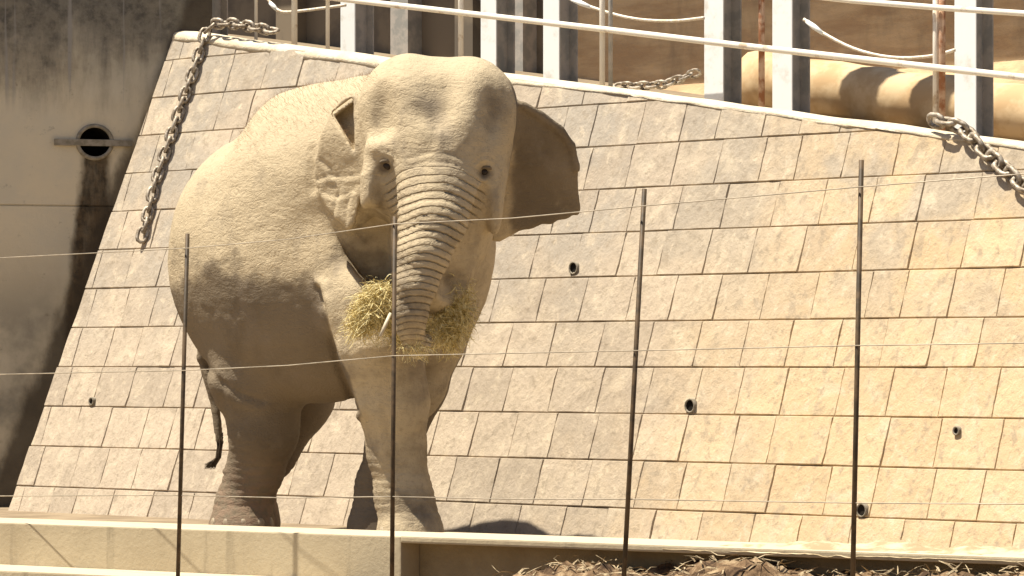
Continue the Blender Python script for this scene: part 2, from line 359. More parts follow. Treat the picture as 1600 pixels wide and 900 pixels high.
for r in rows:
    z0 = 0.94 + (r - 4) * PITCH
    t = -0.55 - rng.random() * 0.33
    while t < 10.3:
        wd = rng.uniform(0.285, 0.365) if rng.random() > 0.12 else rng.uniform(0.22, 0.28)
        a0 = wp(t, z0); gap = 0.003
        corners = [(t, z0), (t + wd, z0), (t, z0 + PITCH), (t + wd, z0 + PITCH)]
        inl = [E38.dot(wp(*c_) - PE) > 0.0 for c_ in corners]
        topv = [(wp(*c_) - (wp(tA, ztop(sa)) - TN * COPE)).dot(TN) < 0 for c_ in corners]
        if any(inl) and any(topv) and t < 9.2:
            mw = Matrix.Translation(a0 + NO * rng.uniform(-0.003, 0.004)) @ basis
            if all(inl) and all(topv):
                o = bpy.data.objects.new('block', VARS[rng.randrange(16)]); col.objects.link(o)
                o.parent = wall; o.matrix_parent_inverse = Matrix.Translation(-wall.location)
                o.matrix_world = mw @ Matrix.Diagonal(((wd - gap) / 0.32, 1, 1, 1))
                o.matrix_basis = mw @ Matrix.Diagonal(((wd - gap) / 0.32, 1, 1, 1))
            else:
                bm = block_mesh(wd - gap, HT, rng.random() * 90); bmesh.ops.transform(bm, matrix=mw, verts=bm.verts)
                clip(bm, PE + E38 * 0.004, -E38)
                if bm.faces: clip(bm, wp(tA, ztop(sa)) - TN * COPE, TN)
                if bm.faces: from_bm('block', bm, MT['block'], wall, True)
                else: bm.free(); t += wd; continue
            nb += 1
        t += wd
print('blocks', nb)
# mortar body behind the blocks
bm = bmesh.new()
def mo(t, z, back): return wp(t, z, -0.022) + N * back
q = []
zl = lambda t: ztop(-15.3 + t) - 0.03
tl_top = tA - 0.0
base_l = P0 - Vector((0, 0, 0.5)) ; 
# left edge follows the grey wall
ztA = zl(tA)
def edge_t(z):      # t where the wall plane meets the grey wall at height z
    f = lambda t: E38.dot(wp(t, z) - PE)
    a_, b_ = 0.0, 3.0
    fa, fb = f(a_), f(b_); return a_ - fa * (b_ - a_) / (fb - fa)
prof = [(edge_t(-0.4), -0.4), (edge_t(ztA), ztA), (9.3, zl(9.3)), (9.3, -0.4)]
fr = [bm.verts.new(mo(t, z, 0)) for t, z in prof]; bk = [bm.verts.new(mo(t, z, 0.9)) for t, z in prof]
bm.faces.new(fr); bm.faces.new(bk[::-1])
for i in range(4): bm.faces.new((fr[i], bk[i], bk[(i + 1) % 4], fr[(i + 1) % 4]))
from_bm('mortar', bm, MT['mortar'], wall)
# coping strip: rounded cement lip
bm = bmesh.new(); rings = []
nS = 90
for i in range(nS + 1):
    t = edge_t(ztop(sa)) + 0.0 + (9.3 - edge_t(ztop(sa))) * i / nS
    z = ztop(-15.3 + t); wob = 0.012 * mnoise.noise(Vector((t * 2.1, 0, 3)))
    thick = 0.07 if t < 3.0 else max(0.035, 0.07 - (t - 3.0) * 0.05)
    thick += 0.02 * mnoise.noise(Vector((t * 5, 2, 3)))
    sec = [(-thick + wob * 2, -0.02), (-thick + wob * 2 + 0.004, 0.002), (-0.03, 0.006), (-0.010, -0.004), (0.004 + wob, -0.035), (0.01 + wob, -0.10), (0.0, -0.36), (-0.2, -0.36)]
    ring = []
    for dz, out in sec:
        base = wp(t, z)
        ring.append(bm.verts.new(base + Z * dz + NO * out * 0 - N * (out - TB * dz) ))
    rings.append(ring)
for i in range(nS):
    for k in range(len(sec)): bm.faces.new((rings[i][k], rings[i][(k + 1) % len(sec)], rings[i + 1][(k + 1) % len(sec)], rings[i + 1][k]))
bm.faces.new(rings[0]); bm.faces.new(rings[-1][::-1])
from_bm('coping', bm, MT['cement'], wall, True)
# weep holes
for i, (px, py) in enumerate([(899, 419), (1081, 634), (1349, 797), (146, 627), (1497, 673)]):
    rr = (0.026, 0.028, 0.026, 0.017, 0.014)[i]
    p_ = hit_wall(px, py, 0.0)
    bm = bmesh.new(); seg = 12; prof = [(rr + 0.007, -0.01), (rr + 0.007, 0.024), (rr, 0.024), (rr, -0.012)]
    rs = [[bm.verts.new(p_ + (-N) * h + (D * math.cos(a) + Z * math.sin(a) * 1.15) * q_) for a in [2 * math.pi * k / seg for k in range(seg)]] for q_, h in prof]
    for j in range(3):
        for k in range(seg): bm.faces.new((rs[j][k], rs[j][(k + 1) % seg], rs[j + 1][(k + 1) % seg], rs[j + 1][k]))
    h_ = from_bm('weep_pipe', bm, MT['pipe'], wall, True)
    bm = bmesh.new(); bm.faces.new([bm.verts.new(p_ - N * 0.014 + (D * math.cos(a) + Z * math.sin(a) * 1.15) * (rr + 0.001)) for a in [2 * math.pi * k / seg for k in range(seg)]])  # flat dark disc: the hollow's shade put into its colour
    o = from_bm('hollow_shade_disc', bm, MT['dark'], h_); o.matrix_parent_inverse = Matrix.Identity(4)

# raised ground behind the wall
bm = bmesh.new()
ptsA = [(tA - 6, 0.36), (9.3, 0.36), (14, 0.36), (14, 30), (tA - 6, 30)]
tp = []
for t, dn in ptsA:
    z = ztop(-15.3 + t) - 0.05; q_ = sn(-15.3 + t, WN + TB * z + dn, z); tp.append(bm.verts.new(q_))
bt = [bm.verts.new((v.co.x, v.co.y, -0.5)) for v in tp]
bm.faces.new(tp)
for i in range(5): bm.faces.new((tp[i], bt[i], bt[(i + 1) % 5], tp[(i + 1) % 5]))
tag(from_bm('raised_ground', bm, MT['sand']), kind='structure')

# ------------------------------------------------------------------ grey side wall
hole = hit_grey(148, 222)
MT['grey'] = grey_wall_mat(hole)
gw = empty('side_wall', P0 - G38 * 1.0, 'stained grey concrete wall with black moss streaks on the left', 'wall')
bm = bmesh.new()
# face with a real round opening
tc = (hole - P0).dot(G38); seg = 32; rad = 0.098
x0_, x1_, z0_, z1_ = -9.0, 1.42, -0.5, 5.2
cir = [(tc + 1.05 * rad * math.cos(2 * math.pi * k / seg), hole.z + rad * math.sin(2 * math.pi * k / seg)) for k in range(seg)]
def outer(k):
    a = 2 * math.pi * k / seg; c_, s_ = math.cos(a), math.sin(a)
    f = min(((x1_ - tc) / c_ if c_ > 1e-6 else (x0_ - tc) / c_ if c_ < -1e-6 else 1e9), ((z1_ - hole.z) / s_ if s_ > 1e-6 else (z0_ - hole.z) / s_ if s_ < -1e-6 else 1e9))
    return (tc + c_ * f, hole.z + s_ * f)
gp = lambda x, z, back=0.0: Vector((P0.x, P0.y, 0)) + G38 * x + Z * z - M38 * back
ci = [bm.verts.new(gp(x, z)) for x, z in cir]; cb = [bm.verts.new(gp(x, z, 0.3)) for x, z in cir]
# square frame around the hole then big panels (form joints recessed)
fr_ = 0.30
def sq(k):
    a = 2 * math.pi * k / seg; c_, s_ = math.cos(a), math.sin(a); f = fr_ / max(abs(c_), abs(s_)); return (tc + c_ * f, hole.z + s_ * f)
so = [bm.verts.new(gp(*sq(k))) for k in range(seg)]
for k in range(seg):
    j = (k + 1) % seg
    bm.faces.new((ci[k], ci[j], so[j], so[k])); bm.faces.new((ci[k], cb[k], cb[j], ci[j]))
back = bm.faces.new(cb)
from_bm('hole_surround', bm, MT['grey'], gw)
bm = bmesh.new()
joint_z = hit_grey(60, 321).z
xs_ = [x0_, -3.2, tc - fr_, tc + fr_, x1_]; zs_ = [z0_, joint_z - 0.006, joint_z + 0.006, hole.z - fr_, hole.z + fr_, z1_]
for i in range(len(xs_) - 1):
    for j in range(len(zs_) - 1):
        if i == 2 and j == 3: continue
        bk_ = 0.012 if j == 1 else 0.0
        add_box(bm, Vector((P0.x, P0.y, 0)), G38, -M38, Z, (xs_[i], bk_, zs_[j]), (xs_[i + 1], 0.29, zs_[j + 1]))
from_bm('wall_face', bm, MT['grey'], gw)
# strap over the hole and pipe lip
bm = bmesh.new(); e = hole
bx0 = (hit_grey(84, 219) - P0).dot(G38); bx1 = (hit_grey(207, 226) - P0).dot(G38)
add_box(bm, Vector((P0.x, P0.y, 0)), G38, -M38, Z, (bx0, -0.028, hole.z - 0.028), (bx1, -0.018, hole.z + 0.016), 0.003)
st_ = from_bm('strap', bm, MT['pipe'], gw)
bm = bmesh.new()
for x in (bx0 + 0.04, bx1 - 0.04): add_box(bm, Vector((P0.x, P0.y, 0)), G38, -M38, Z, (x - 0.02, -0.0185, hole.z - 0.020), (x + 0.02, 0.0, hole.z + 0.010))
o = from_bm('strap_spacer', bm, MT['pipe'], gw)
bm = bmesh.new(); seg = 32
pr = [(0.098, 0.0), (0.098, -0.02), (0.118, -0.02), (0.124, 0.0)]
rs = [[bm.verts.new(gp(tc + 1.05 * q_ * math.cos(2 * math.pi * k / seg), hole.z + q_ * math.sin(2 * math.pi * k / seg), b_)) for k in range(seg)] for q_, b_ in pr]
for j in range(3):
    for k in range(seg): bm.faces.new((rs[j][k], rs[j][(k + 1) % seg], rs[j + 1][(k + 1) % seg], rs[j + 1][k]))
from_bm('pipe_lip', bm, MT['pipe'], gw, True)
# dark inside of the pipe
bm = bmesh.new()
rs = [[bm.verts.new(gp(tc + 1.05 * 0.0965 * math.cos(2 * math.pi * k / seg), hole.z + 0.0965 * math.sin(2 * math.pi * k / seg), b_)) for k in range(seg)] for b_ in (-0.005, 0.28)]
for k in range(seg): bm.faces.new((rs[0][k], rs[0][(k + 1) % seg], rs[1][(k + 1) % seg], rs[1][k]))
bm.faces.new(rs[1]); from_bm('pipe_lining', bm, MT['dark'], gw, True)

# ------------------------------------------------------------------ beams behind the railing
def beam(px, y_bottom, label, fl=0.145, dp=0.20, c=15.3):
    p_ = hit_n(px, 100, c); zb = ztop(to_sn(p_)[0]) - 0.06
    root = empty('steel_beam', Vector((p_.x, p_.y, zb)), label, 'steel post', 'white steel posts behind the railing')
    H = 3.4
    for k, (y0, y1) in enumerate(((0, 0.012), (dp - 0.012, dp))):
        bm = bmesh.new(); add_box(bm, p_ - Z * p_.z, D, N, Z, (-fl / 2, y0, zb), (fl / 2, y1, zb + H), 0.002); from_bm('flange', bm, MT['white'] if k == 0 else MT['greyp'], root)  # rear flange and web grey: the beam's shaded side put into the paint
    bm = bmesh.new(); add_box(bm, p_ - Z * p_.z, D, N, Z, (-0.005, 0.012, zb), (0.005, dp - 0.012, zb + H)); from_bm('web', bm, MT['greyp'], root)
    for q_ in (1.0, 2.0):
        bm = bmesh.new(); add_box(bm, p_ - Z * p_.z, D, N, Z, (0.0051, 0.0121, zb + q_), (fl / 2 - 0.004, dp - 0.0121, zb + q_ + 0.01)); from_bm('stiffener', bm, MT['greyp'], root)
    bm = bmesh.new(); add_box(bm, p_ - Z * p_.z, D, N, Z, (-fl / 2 - 0.05, -0.05, zb - 0.03), (fl / 2 + 0.05, dp + 0.05, zb - 0.001), 0.003); from_bm('base_plate', bm, MT['greyp'], root)
    return p_
labs = {315: 'white steel beam at the far left end, beside the top of the hanging chain', 543: 'white steel beam just left of the elephant\'s head, between thin rail posts',
        763: 'white steel beam rising right behind the top of the elephant\'s head', 861: 'white steel beam between the elephant\'s head and the double rail post',
        1115: 'white steel beam to which the chain lying along the wall top runs', 1222: 'white steel beam right of the rusty thin post, with a rope clamp',
        1508: 'white steel beam at the right end, behind the chain going down the wall'}
for px in labs: beam(px, 0, labs[px], fl=0.148 if px > 1000 else 0.135, c=15.9 if px > 400 else 15.7)

# ------------------------------------------------------------------ railing
def rail_c(px): return 15.20 + (14.75 - 15.20) * (px - 300) / 1300
rail = empty('railing', hit_n(945, 130, rail_c(945)), 'white tube railing with some rusty posts along the wall top', 'railing')
lower = [(-60, -72), (300, -29), (512, -4), (760, 24.5), (945, 46), (1096, 64), (1186, 74.5), (1465, 106), (1600, 121), (1800, 144)]
upper = [(900, -48), (1100, -24), (1330, 1), (1465, 12), (1600, 21), (1800, 36)]
for pts, r_ in ((lower, 0.020), (upper, 0.017)):
    tube('rail', [hit_n(px, py, rail_c(px) - 0.0) for px, py in pts], r_, MT['rail'], rail, 10)
for px, r_, mt in ((400, 0.012, 'rail'), (460, 0.021, 'rail'), (512, 0.014, 'rail'), (720, 0.018, 'rail'), (941, 0.018, 'rail'), (954, 0.014, 'greyp'), (1190, 0.019, 'rust'), (1462, 0.017, 'rail'), (1472, 0.019, 'rust')):
    c_ = rail_c(px) + 0.045; q_ = hit_n(px, 50, c_); s_ = to_sn(q_)[0]
    o = tube('rail_post', [Vector((q_.x, q_.y, ztop(s_) - 0.08)), Vector((q_.x, q_.y, ztop(s_) + 1.15))], r_, MT[mt], rail, 10)
    if mt == 'rust': o['label'] = 'rusty brown rail post'

# ------------------------------------------------------------------ chains
def link_mesh_data(L, Wd, r_):
    pts = []
    hl, hw = L / 2 - Wd / 2, Wd / 2
    for k in range(12):
        a = 2 * math.pi * k / 12; x = hw * math.cos(a); y = hw * math.sin(a)
        pts.append(Vector((x, y + (hl if y > 0 else -hl if y < 0 else 0), 0)))
    pts = [Vector((hw, 0, 0))] + [Vector((hw * math.cos(a), hl + hw * math.sin(a), 0)) for a in (0, math.pi / 4, math.pi / 2, 3 * math.pi / 4, math.pi)] + [Vector((-hw * math.cos(a), -hl - hw * math.sin(a), 0)) for a in (0, math.pi / 4, math.pi / 2, 3 * math.pi / 4, math.pi)]
    bm = bmesh.new(); rs = []; n_ = len(pts)
    for i in range(n_):
        d = (pts[(i + 1) % n_] - pts[i - 1]).normalized(); a = d.cross(Z)
        rs.append([bm.verts.new(pts[i] + (a * math.cos(t) + Z * math.sin(t)) * r_) for t in [2 * math.pi * k / 6 for k in range(6)]])
    for i in range(n_):
        for k in range(6): bm.faces.new((rs[i][k], rs[i][(k + 1) % 6], rs[(i + 1) % n_][(k + 1) % 6], rs[(i + 1) % n_][k]))
    me = bpy.data.meshes.new('link'); bmesh.ops.recalc_face_normals(bm, faces=bm.faces); bm.to_mesh(me); bm.free()
    me.materials.append(MT['chain']); me.polygons.foreach_set('use_smooth', [True] * len(me.polygons)); return me
def chain(pts, L, Wd, r_, label, up=None, jit=0.2):
    root = empty('chain', pts[0], label, 'chain'); me = link_mesh_data(L, Wd, r_)
    step = L - 2.6 * r_
    seglen = [(pts[i + 1] - pts[i]).length for i in range(len(pts) - 1)]; tot = sum(seglen)
    def P(u):
        for i, l in enumerate(seglen):
            if u <= l or i == len(seglen) - 1: return pts[i] + (pts[i + 1] - pts[i]) * (u / l)
            u -= l
    rg = random.Random(len(pts)); k = 0; u = step / 2
    while u < tot:
        c_ = P(u); d = (P(min(u + 0.02, tot)) - P(max(u - 0.02, 0))).normalized()
        nrm = (up or NO); side = d.cross(nrm).normalized(); nn = side.cross(d)
        ang = (R(38) if k % 2 else R(-42)) + rg.uniform(-jit, jit)
        s2 = side * math.cos(ang) + nn * math.sin(ang); n2_ = s2.cross(d)
        mat = Matrix((s2, d, n2_)).transposed().to_4x4(); mat.translation = c_
        o = bpy.data.objects.new('link', me); col.objects.link(o); o.parent = root
        o.matrix_parent_inverse = Matrix.Translation(-root.location); o.matrix_basis = mat
        u += step; k += 1
cz = 0.035
p1 = [hit_wall(x, y, cz) for x, y in ((321, 50), (306, 100), (283, 165), (266, 215), (249, 262), (238, 305), (228, 345), (221, 372))]
p1 = [hit_n(430, 49, 14.67), hit_n(400, 43, 14.67), hit_n(365, 37, 14.67), hit_n(335, 37, 14.67)] + p1
chain(p1, 0.105, 0.06, 0.0125, 'heavy chain hanging down the left end of the leaning block wall')
p2 = [hit_n(1455, 188, 14.3), hit_n(1480, 190, 14.26)] + [hit_wall(x, y, cz) for x, y in ((1508, 203), (1530, 228), (1560, 255), (1600, 291), (1640, 330), (1668, 380))]
chain(p2, 0.12, 0.068, 0.0145, 'heavy chain going down the block wall at the right edge')
p3 = [hit_n(x, y, 14.6) for x, y in ((962, 134), (1000, 134), (1035, 132), (1060, 124), (1092, 112))]
chain(p3, 0.085, 0.05, 0.009, 'thin chain lying along the wall top below the railing gap', up=Z)

# ------------------------------------------------------------------ wire ropes between the beams
def rope(pix, c, label, cl):
    P_ = [hit_n(x, y, c) for x, y in pix]; root = empty('wire_rope', P_[0], label, 'rope')
    # smooth the path
    for _ in range(2):
        Q = [P_[0]]
        for i in range(len(P_) - 1): Q += [P_[i] * 0.75 + P_[i + 1] * 0.25, P_[i] * 0.25 + P_[i + 1] * 0.75]
        P_ = Q + [P_[-1]]
    tube('cable', P_, 0.011, MT['rope'], root, 6)
    for i0, i1 in cl:
        a_, b_ = hit_n(*pix[i0], c), hit_n(*pix[i1], c); d = (b_ - a_)
        tube('clamp', [a_ + d * 0.15, a_ + d * 0.5, a_ + d * 0.95], [0.013, 0.018, 0.012], MT['white'], root, 8)
    return root
rope([(1256, 30), (1288, 54), (1340, 80), (1400, 92), (1460, 88), (1492, 78)], 15.75, 'sagging pale rope strung between the two right steel beams', [(0, 1)])
rope([(888, -3), (925, 12), (985, 30), (1050, 34), (1100, 28)], 15.75, 'sagging pale rope left of the beam in the middle of the railing', [(0, 1)])
rope([(405, -25), (420, 2), (434, 17), (450, 20), (540, 8)], 15.7, 'pale rope loop between the two leftmost steel beams', [(1, 2)])

# ------------------------------------------------------------------ building behind
bld = empty('building', sn(-8, 22, 2), 'ochre plastered building behind the railing, unseen eaves added for its shade', 'building')
def nbox(name, s0, s1, n0, n1, z0, z1, mat, parent, bev=0.0):
    bm = bmesh.new(); add_box(bm, Vector((0, 0, 0)), D, N, Z, (s0, n0, z0), (s1, n1, z1), bev); return from_bm(name, bm, mat, parent)
nbox('wall', -18.0, -2, 22.0, 22.4, 0.5, 6.0, MT['ochre'], bld)
nbox('shade_roof', -28, -1, 21.22, 28, 6.001, 6.25, MT['greybrown'], bld)  # unseen, added; overhang sized to shade the upper wall
bm = bmesh.new(); pf = [(21.998, 3.42), (21.52, 2.96), (21.50, 2.92), (21.58, 2.90), (21.58, 0.5), (21.998, 0.5)]
va = [bm.verts.new(sn(-17.4, n_, z_)) for n_, z_ in pf]; vb = [bm.verts.new(sn(-2, n_, z_)) for n_, z_ in pf]
bm.faces.new(va); bm.faces.new(vb[::-1])
for i in range(6): bm.faces.new((va[i], va[(i + 1) % 6], vb[(i + 1) % 6], vb[i]))
from_bm('plinth', bm, MT['ochre'], bld)
nbox('wall', -28, -18.002, 21.9, 22.4, 0.5, 6.0, MT['greybrown'], bld)
for k, s0 in enumerate((-25.0, -22.9, -21.2, -19.7, -18.9, -18.3)):
    nbox('pilaster', s0, s0 + 0.22, 21.7, 21.897, 0.5, 6.0, MT['greyp'] if k % 2 else MT['greybrown'], bld)
nbox('ledge', -24, -18.31, 21.75, 21.895, 3.62, 3.72, MT['greyp'], bld)
# a log lying behind the railing
MT['log'] = simple('bare_log', (0.62, 0.46, 0.27), (0.50, 0.34, 0.18), 5, 0.85, 0, 0.4)
def log(x0, x1, n_, lift, r_, label):
    A_, B_ = hit_n(x0, 130, n_), hit_n(x1, 130, n_); A_.z = ztop(to_sn(A_)[0]) - 0.05 + lift + r_; B_.z = ztop(to_sn(B_)[0]) - 0.05 + lift + r_
    rt = empty('log', (A_ + B_) / 2, label, 'log'); pts = [A_.lerp(B_, i / 14) + Vector((0, 0, 0.008 * math.sin(i * 1.7))) for i in range(15)]
    bm = bmesh.new(); tube_bm(bm, pts, [r_ * (1 + 0.05 * math.sin(i * 2.3 + x0) - 0.008 * i) for i in range(15)], 16); from_bm('trunk', bm, MT['log'], rt, True)
    e_ = (A_ - B_).normalized()
    bm = bmesh.new(); tube_bm(bm, [A_, A_ + e_ * 0.006], [r_ * 0.93, r_ * 0.9], 16); from_bm('cut_end', bm, MT['drift'], rt)
log(1175, 1680, 16.9, -0.02, 0.205, 'thick pale tan log lying behind the railing at the right')

# ------------------------------------------------------------------ wire fence in front
fence = empty('wire_fence', Vector((0, 14, -0.32)), 'thin wire fence on four slim dark rods in front of the elephant', 'fence')
PX = [(293, 365, 278, 15.3), (617, 338, 612.5, 14.3), (1007, 295, 975, 13.3), (1346, 250, 1332.5, 12.6)]
for xt, yt, xb, Y in PX:
    top_ = at(xt, yt, Y); zb = -0.31; pyb = 900; k = (at(xb, pyb, Y) - top_)
    bt_ = top_ + k * ((zb - top_.z) / k.z)
    tube('post', [bt_, top_], 0.0105, MT['rod'], fence, 8)
wz = [[(-700, 440), (0, 403), (291, 388), (450, 374), (616, 350), (800, 341), (1005, 322), (1345, 292), (2000, 240)],
      [(-700, 590), (0, 585), (287, 579), (450, 571), (615, 556), (800, 552), (992, 548), (1340, 540), (2000, 530)],
      [(-700, 776), (0, 775), (282, 774), (450, 778), (613, 776), (800, 780), (980, 780), (1335, 786), (2000, 790)]]
def Yf(px):
    xs_ = [-700, 285, 615, 990, 1340, 2000]; ys_ = [19.2, 15.3, 14.3, 13.3, 12.6, 11.4]
    return float(np.interp(px, xs_, ys_))
for k, line in enumerate(wz):
    pts = [at(x, y, Yf(x) - 0.013) for x, y in line]
    tube('wire', pts, 0.0025, MT['wire'], fence, 5)

# ------------------------------------------------------------------ litter heap
heap_c = at(1250, 884, 13.0)
bm = bmesh.new(); nx, ny = 150, 34
gv = []
for j in range(ny + 1):
    rowv = []
    for i in range(nx + 1):
        u = i / nx * 5.6 - 0.7; v = j / ny * 1.1
        q_ = L0 + LD * (tsplit + 1.15 + u - 0.2) - LN * (v + 0.005 - (0.14 if j == 0 else 0))
        env = min(1, max(0, (u + 0.7) / 0.9)) ** 0.8 * (1 - (max(0, v - 0.45) / 0.65) ** 2 * 0.75)
        h = 0.33 * env + 0.10 * mnoise.noise(Vector((q_.x * 2.5, q_.y * 2.5, 1))) * env + 0.07 * abs(mnoise.noise(Vector((q_.x * 9, q_.y * 9, 3)))) + 0.03 * mnoise.noise(Vector((q_.x * 25, q_.y * 25, 5)))
        if j < 3: h = min(h, 0.38)
        rowv.append(bm.verts.new((q_.x, q_.y, -0.33 + h)))
    gv.append(rowv)
for j in range(ny):
    for i in range(nx): bm.faces.new((gv[j][i], gv[j][i + 1], gv[j + 1][i + 1], gv[j + 1][i]))
heap = from_bm('soil', bm, MT['soil'], None, True); tag(heap, kind='stuff', label='heap of brown soil and old straw against the low wall', cat='soil')
bm = bmesh.new(); nx_, ny_ = 200, 12; gv = []
for j in range(ny_ + 1):
    rowv = []
    for i in range(nx_ + 1):
        u_ = tsplit + 1.45 + i / nx_ * 4.4; v_ = -0.014 - 0.006 * mnoise.noise(Vector((u_ * 5, 1, 1))) + j / ny_ * 0.44
        q_ = L0 + LD * u_ + LN * v_; env = min(1, i / 25) * min(1, j / 2 + 0.05) * min(1, (ny_ - j) / 3)
        h = LT - 0.012 + env * (0.026 + 0.035 * mnoise.noise(Vector((u_ * 3.5, v_ * 6, 2))) + 0.012 * mnoise.noise(Vector((u_ * 20, v_ * 20, 7))))
        if j == 0: h = LT - 0.015 - 0.02 * abs(mnoise.noise(Vector((u_ * 9, 5, 2))))
        rowv.append(bm.verts.new((q_.x, q_.y, h)))
    gv.append(rowv)
for j in range(ny_):
    for i in range(nx_): bm.faces.new((gv[j][i], gv[j][i + 1], gv[j + 1][i + 1], gv[j + 1][i]))
tag(from_bm('sand_drift', bm, MT['drift'], None, True), kind='stuff', label='pale sand and grit lying along the right part of the low wall', cat='sand')
bm = bmesh.new(); rg = random.Random(5)
hv = [v.co.copy() for v in heap.data.vertices]
for k in range(2600):
    q_ = rg.choice(hv).copy(); q_ += Vector((rg.uniform(-.03, .03), rg.uniform(-.03, .03), rg.uniform(0.0, 0.02)))
    a = rg.uniform(0, math.pi * 2); L_ = rg.uniform(0.03, 0.12); d = Vector((math.cos(a), math.sin(a), rg.uniform(-0.25, 0.45))).normalized() * L_
    s_ = d.cross(Vector((rg.uniform(-1, 1), rg.uniform(-1, 1), 1))).normalized() * rg.uniform(0.0015, 0.006)
    bend = Z * rg.uniform(-0.01, 0.015)
    vs = [bm.verts.new(x) for x in (q_ - s_, q_ + s_, q_ + d * 0.5 + s_ + bend, q_ + d * 0.5 - s_ + bend, q_ + d + s_ * 0.3, q_ + d - s_ * 0.3)]
    bm.faces.new(vs[:4]); bm.faces.new((vs[3], vs[2], vs[4], vs[5]))
o = from_bm('straw', bm, MT['litter']); tag(o, kind='stuff', label='dry straw scattered over the soil heap', cat='straw')

# ================================================================== ELEPHANT
# signed distance field sculpted in world coordinates, then meshed once
VX = 0.0125
lo = np.array([-2.35, 15.05, -0.03]); hi = np.array([0.45, 18.45, 2.66])
dims = np.ceil((hi - lo) / VX).astype(int)
Fd = np.full(dims, 10.0, np.float32)
ax = [lo[i] + VX * np.arange(dims[i], dtype=np.float32) for i in range(3)]
def region(bmin, bmax):
    i0 = np.clip(np.floor((np.array(bmin) - lo) / VX).astype(int), 0, dims); i1 = np.clip(np.ceil((np.array(bmax) - lo) / VX).astype(int) + 1, 0, dims)
    sl = tuple(slice(a, b) for a, b in zip(i0, i1))
    return sl, ax[0][sl[0]][:, None, None], ax[1][sl[1]][None, :, None], ax[2][sl[2]][None, None, :]
def smin(a, b, k):
    h = np.clip(0.5 + 0.5 * (b - a) / k, 0, 1); return b * (1 - h) + a * h - k * h * (1 - h)
def add(sl, d, k): Fd[sl] = smin(Fd[sl], d.astype(np.float32), k)
def cut(sl, d, k): Fd[sl] = -smin(-Fd[sl], d.astype(np.float32), k)
def ell_d(c, r, frame, X, Y, Zz):
    dx, dy, dz = X - c[0], Y - c[1], Zz - c[2]
    q = [(dx * f[0] + dy * f[1] + dz * f[2]) for f in frame]
    k0 = np.sqrt((q[0] / r[0]) ** 2 + (q[1] / r[1]) ** 2 + (q[2] / r[2]) ** 2) + 1e-6
    k1 = np.sqrt((q[0] / r[0] ** 2) ** 2 + (q[1] / r[1] ** 2) ** 2 + (q[2] / r[2] ** 2) ** 2) + 1e-6
    return k0 * (k0 - 1) / k1
FRB = [tuple(D), tuple(N), (0, 0, 1)]; FRW = [(1, 0, 0), (0, 1, 0), (0, 0, 1)]
def ell(c, r, k, frame=FRW, sub=False):
    m_ = max(r) + 2.2 * k
    sl, X, Y, Zz = region([c[i] - m_ for i in range(3)], [c[i] + m_ for i in range(3)])
    d = ell_d(c, r, frame, X, Y, Zz); (cut if sub else add)(sl, d, k)
def cone_d(a, b, ra, rb, X, Y, Zz):
    ba = np.array(b) - np.array(a); L2 = float(ba @ ba)
    px_, py_, pz_ = X - a[0], Y - a[1], Zz - a[2]
    h = np.clip((px_ * ba[0] + py_ * ba[1] + pz_ * ba[2]) / L2, 0, 1)
    return np.sqrt((px_ - h * ba[0]) ** 2 + (py_ - h * ba[1]) ** 2 + (pz_ - h * ba[2]) ** 2) - (ra + (rb - ra) * h)
def cone(a, b, ra, rb, k, sub=False):
    m_ = max(ra, rb) + 2.2 * k
    sl, X, Y, Zz = region([min(a[i], b[i]) - m_ for i in range(3)], [max(a[i], b[i]) + m_ for i in range(3)])
    (cut if sub else add)(sl, cone_d(a, b, ra, rb, X, Y, Zz), k)
def limb(pts, k, ksub=0.05):
    """chain of tapered capsules blended to each other, then into the body"""
    P_ = [at(p_[0], p_[1], p_[2]) for p_ in pts]; rr = [p_[3] for p_ in pts]
    m_ = max(rr) + 2.2 * k
    mn = [min(q[i] for q in P_) - m_ for i in range(3)]; mx = [max(q[i] for q in P_) + m_ for i in range(3)]
    sl, X, Y, Zz = region(mn, mx); d = None
    for i in range(len(P_) - 1):
        e = cone_d(P_[i], P_[i + 1], rr[i], rr[i + 1], X, Y, Zz); d = e if d is None else smin(d, e, ksub)
    add(sl, d, k)
def S(s, n, z): return tuple(sn(s, n, z))
def poly_sd(px, py, P_):
    d = np.full(np.broadcast(px, py).shape, 1e9, np.float32); s_ = np.ones_like(d)
    n_ = len(P_)
    for i in range(n_):
        a, b = P_[i], P_[i - 1]; ex, ey = b[0] - a[0], b[1] - a[1]; wx, wy = px - a[0], py - a[1]
        t = np.clip((wx * ex + wy * ey) / (ex * ex + ey * ey), 0, 1)
        d = np.minimum(d, (wx - ex * t) ** 2 + (wy - ey * t) ** 2)
        c1 = py >= a[1]; c2 = py < b[1]; c3 = ex * wy > ey * wx
        flip = (c1 & c2 & c3) | (~c1 & ~c2 & ~c3); s_ = np.where(flip, -s_, s_)
    return s_ * np.sqrt(d)
# --- trunk of the body
ell(S(-11.83, 12.42, 1.62), (0.94, 0.535, 0.68), 0.2, FRB)
ell(S(-11.82, 12.40, 1.37), (0.88, 0.46, 0.63), 0.22, FRB)
ell(S(-12.36, 12.46, 1.56), (0.37, 0.40, 0.60), 0.2, FRB)
ell(S(-11.14, 12.47, 1.58), (0.40, 0.465, 0.60), 0.2, FRB)
ell(S(-11.55, 12.50, 1.98), (0.55, 0.22, 0.34), 0.25, FRB)
# --- neck
cone(at(630, 255, 16.35), at(500, 290, 17.05), 0.36, 0.46, 0.15)
cone(at(625, 180, 16.40), at(470, 215, 17.25), 0.24, 0.26, 0.15)
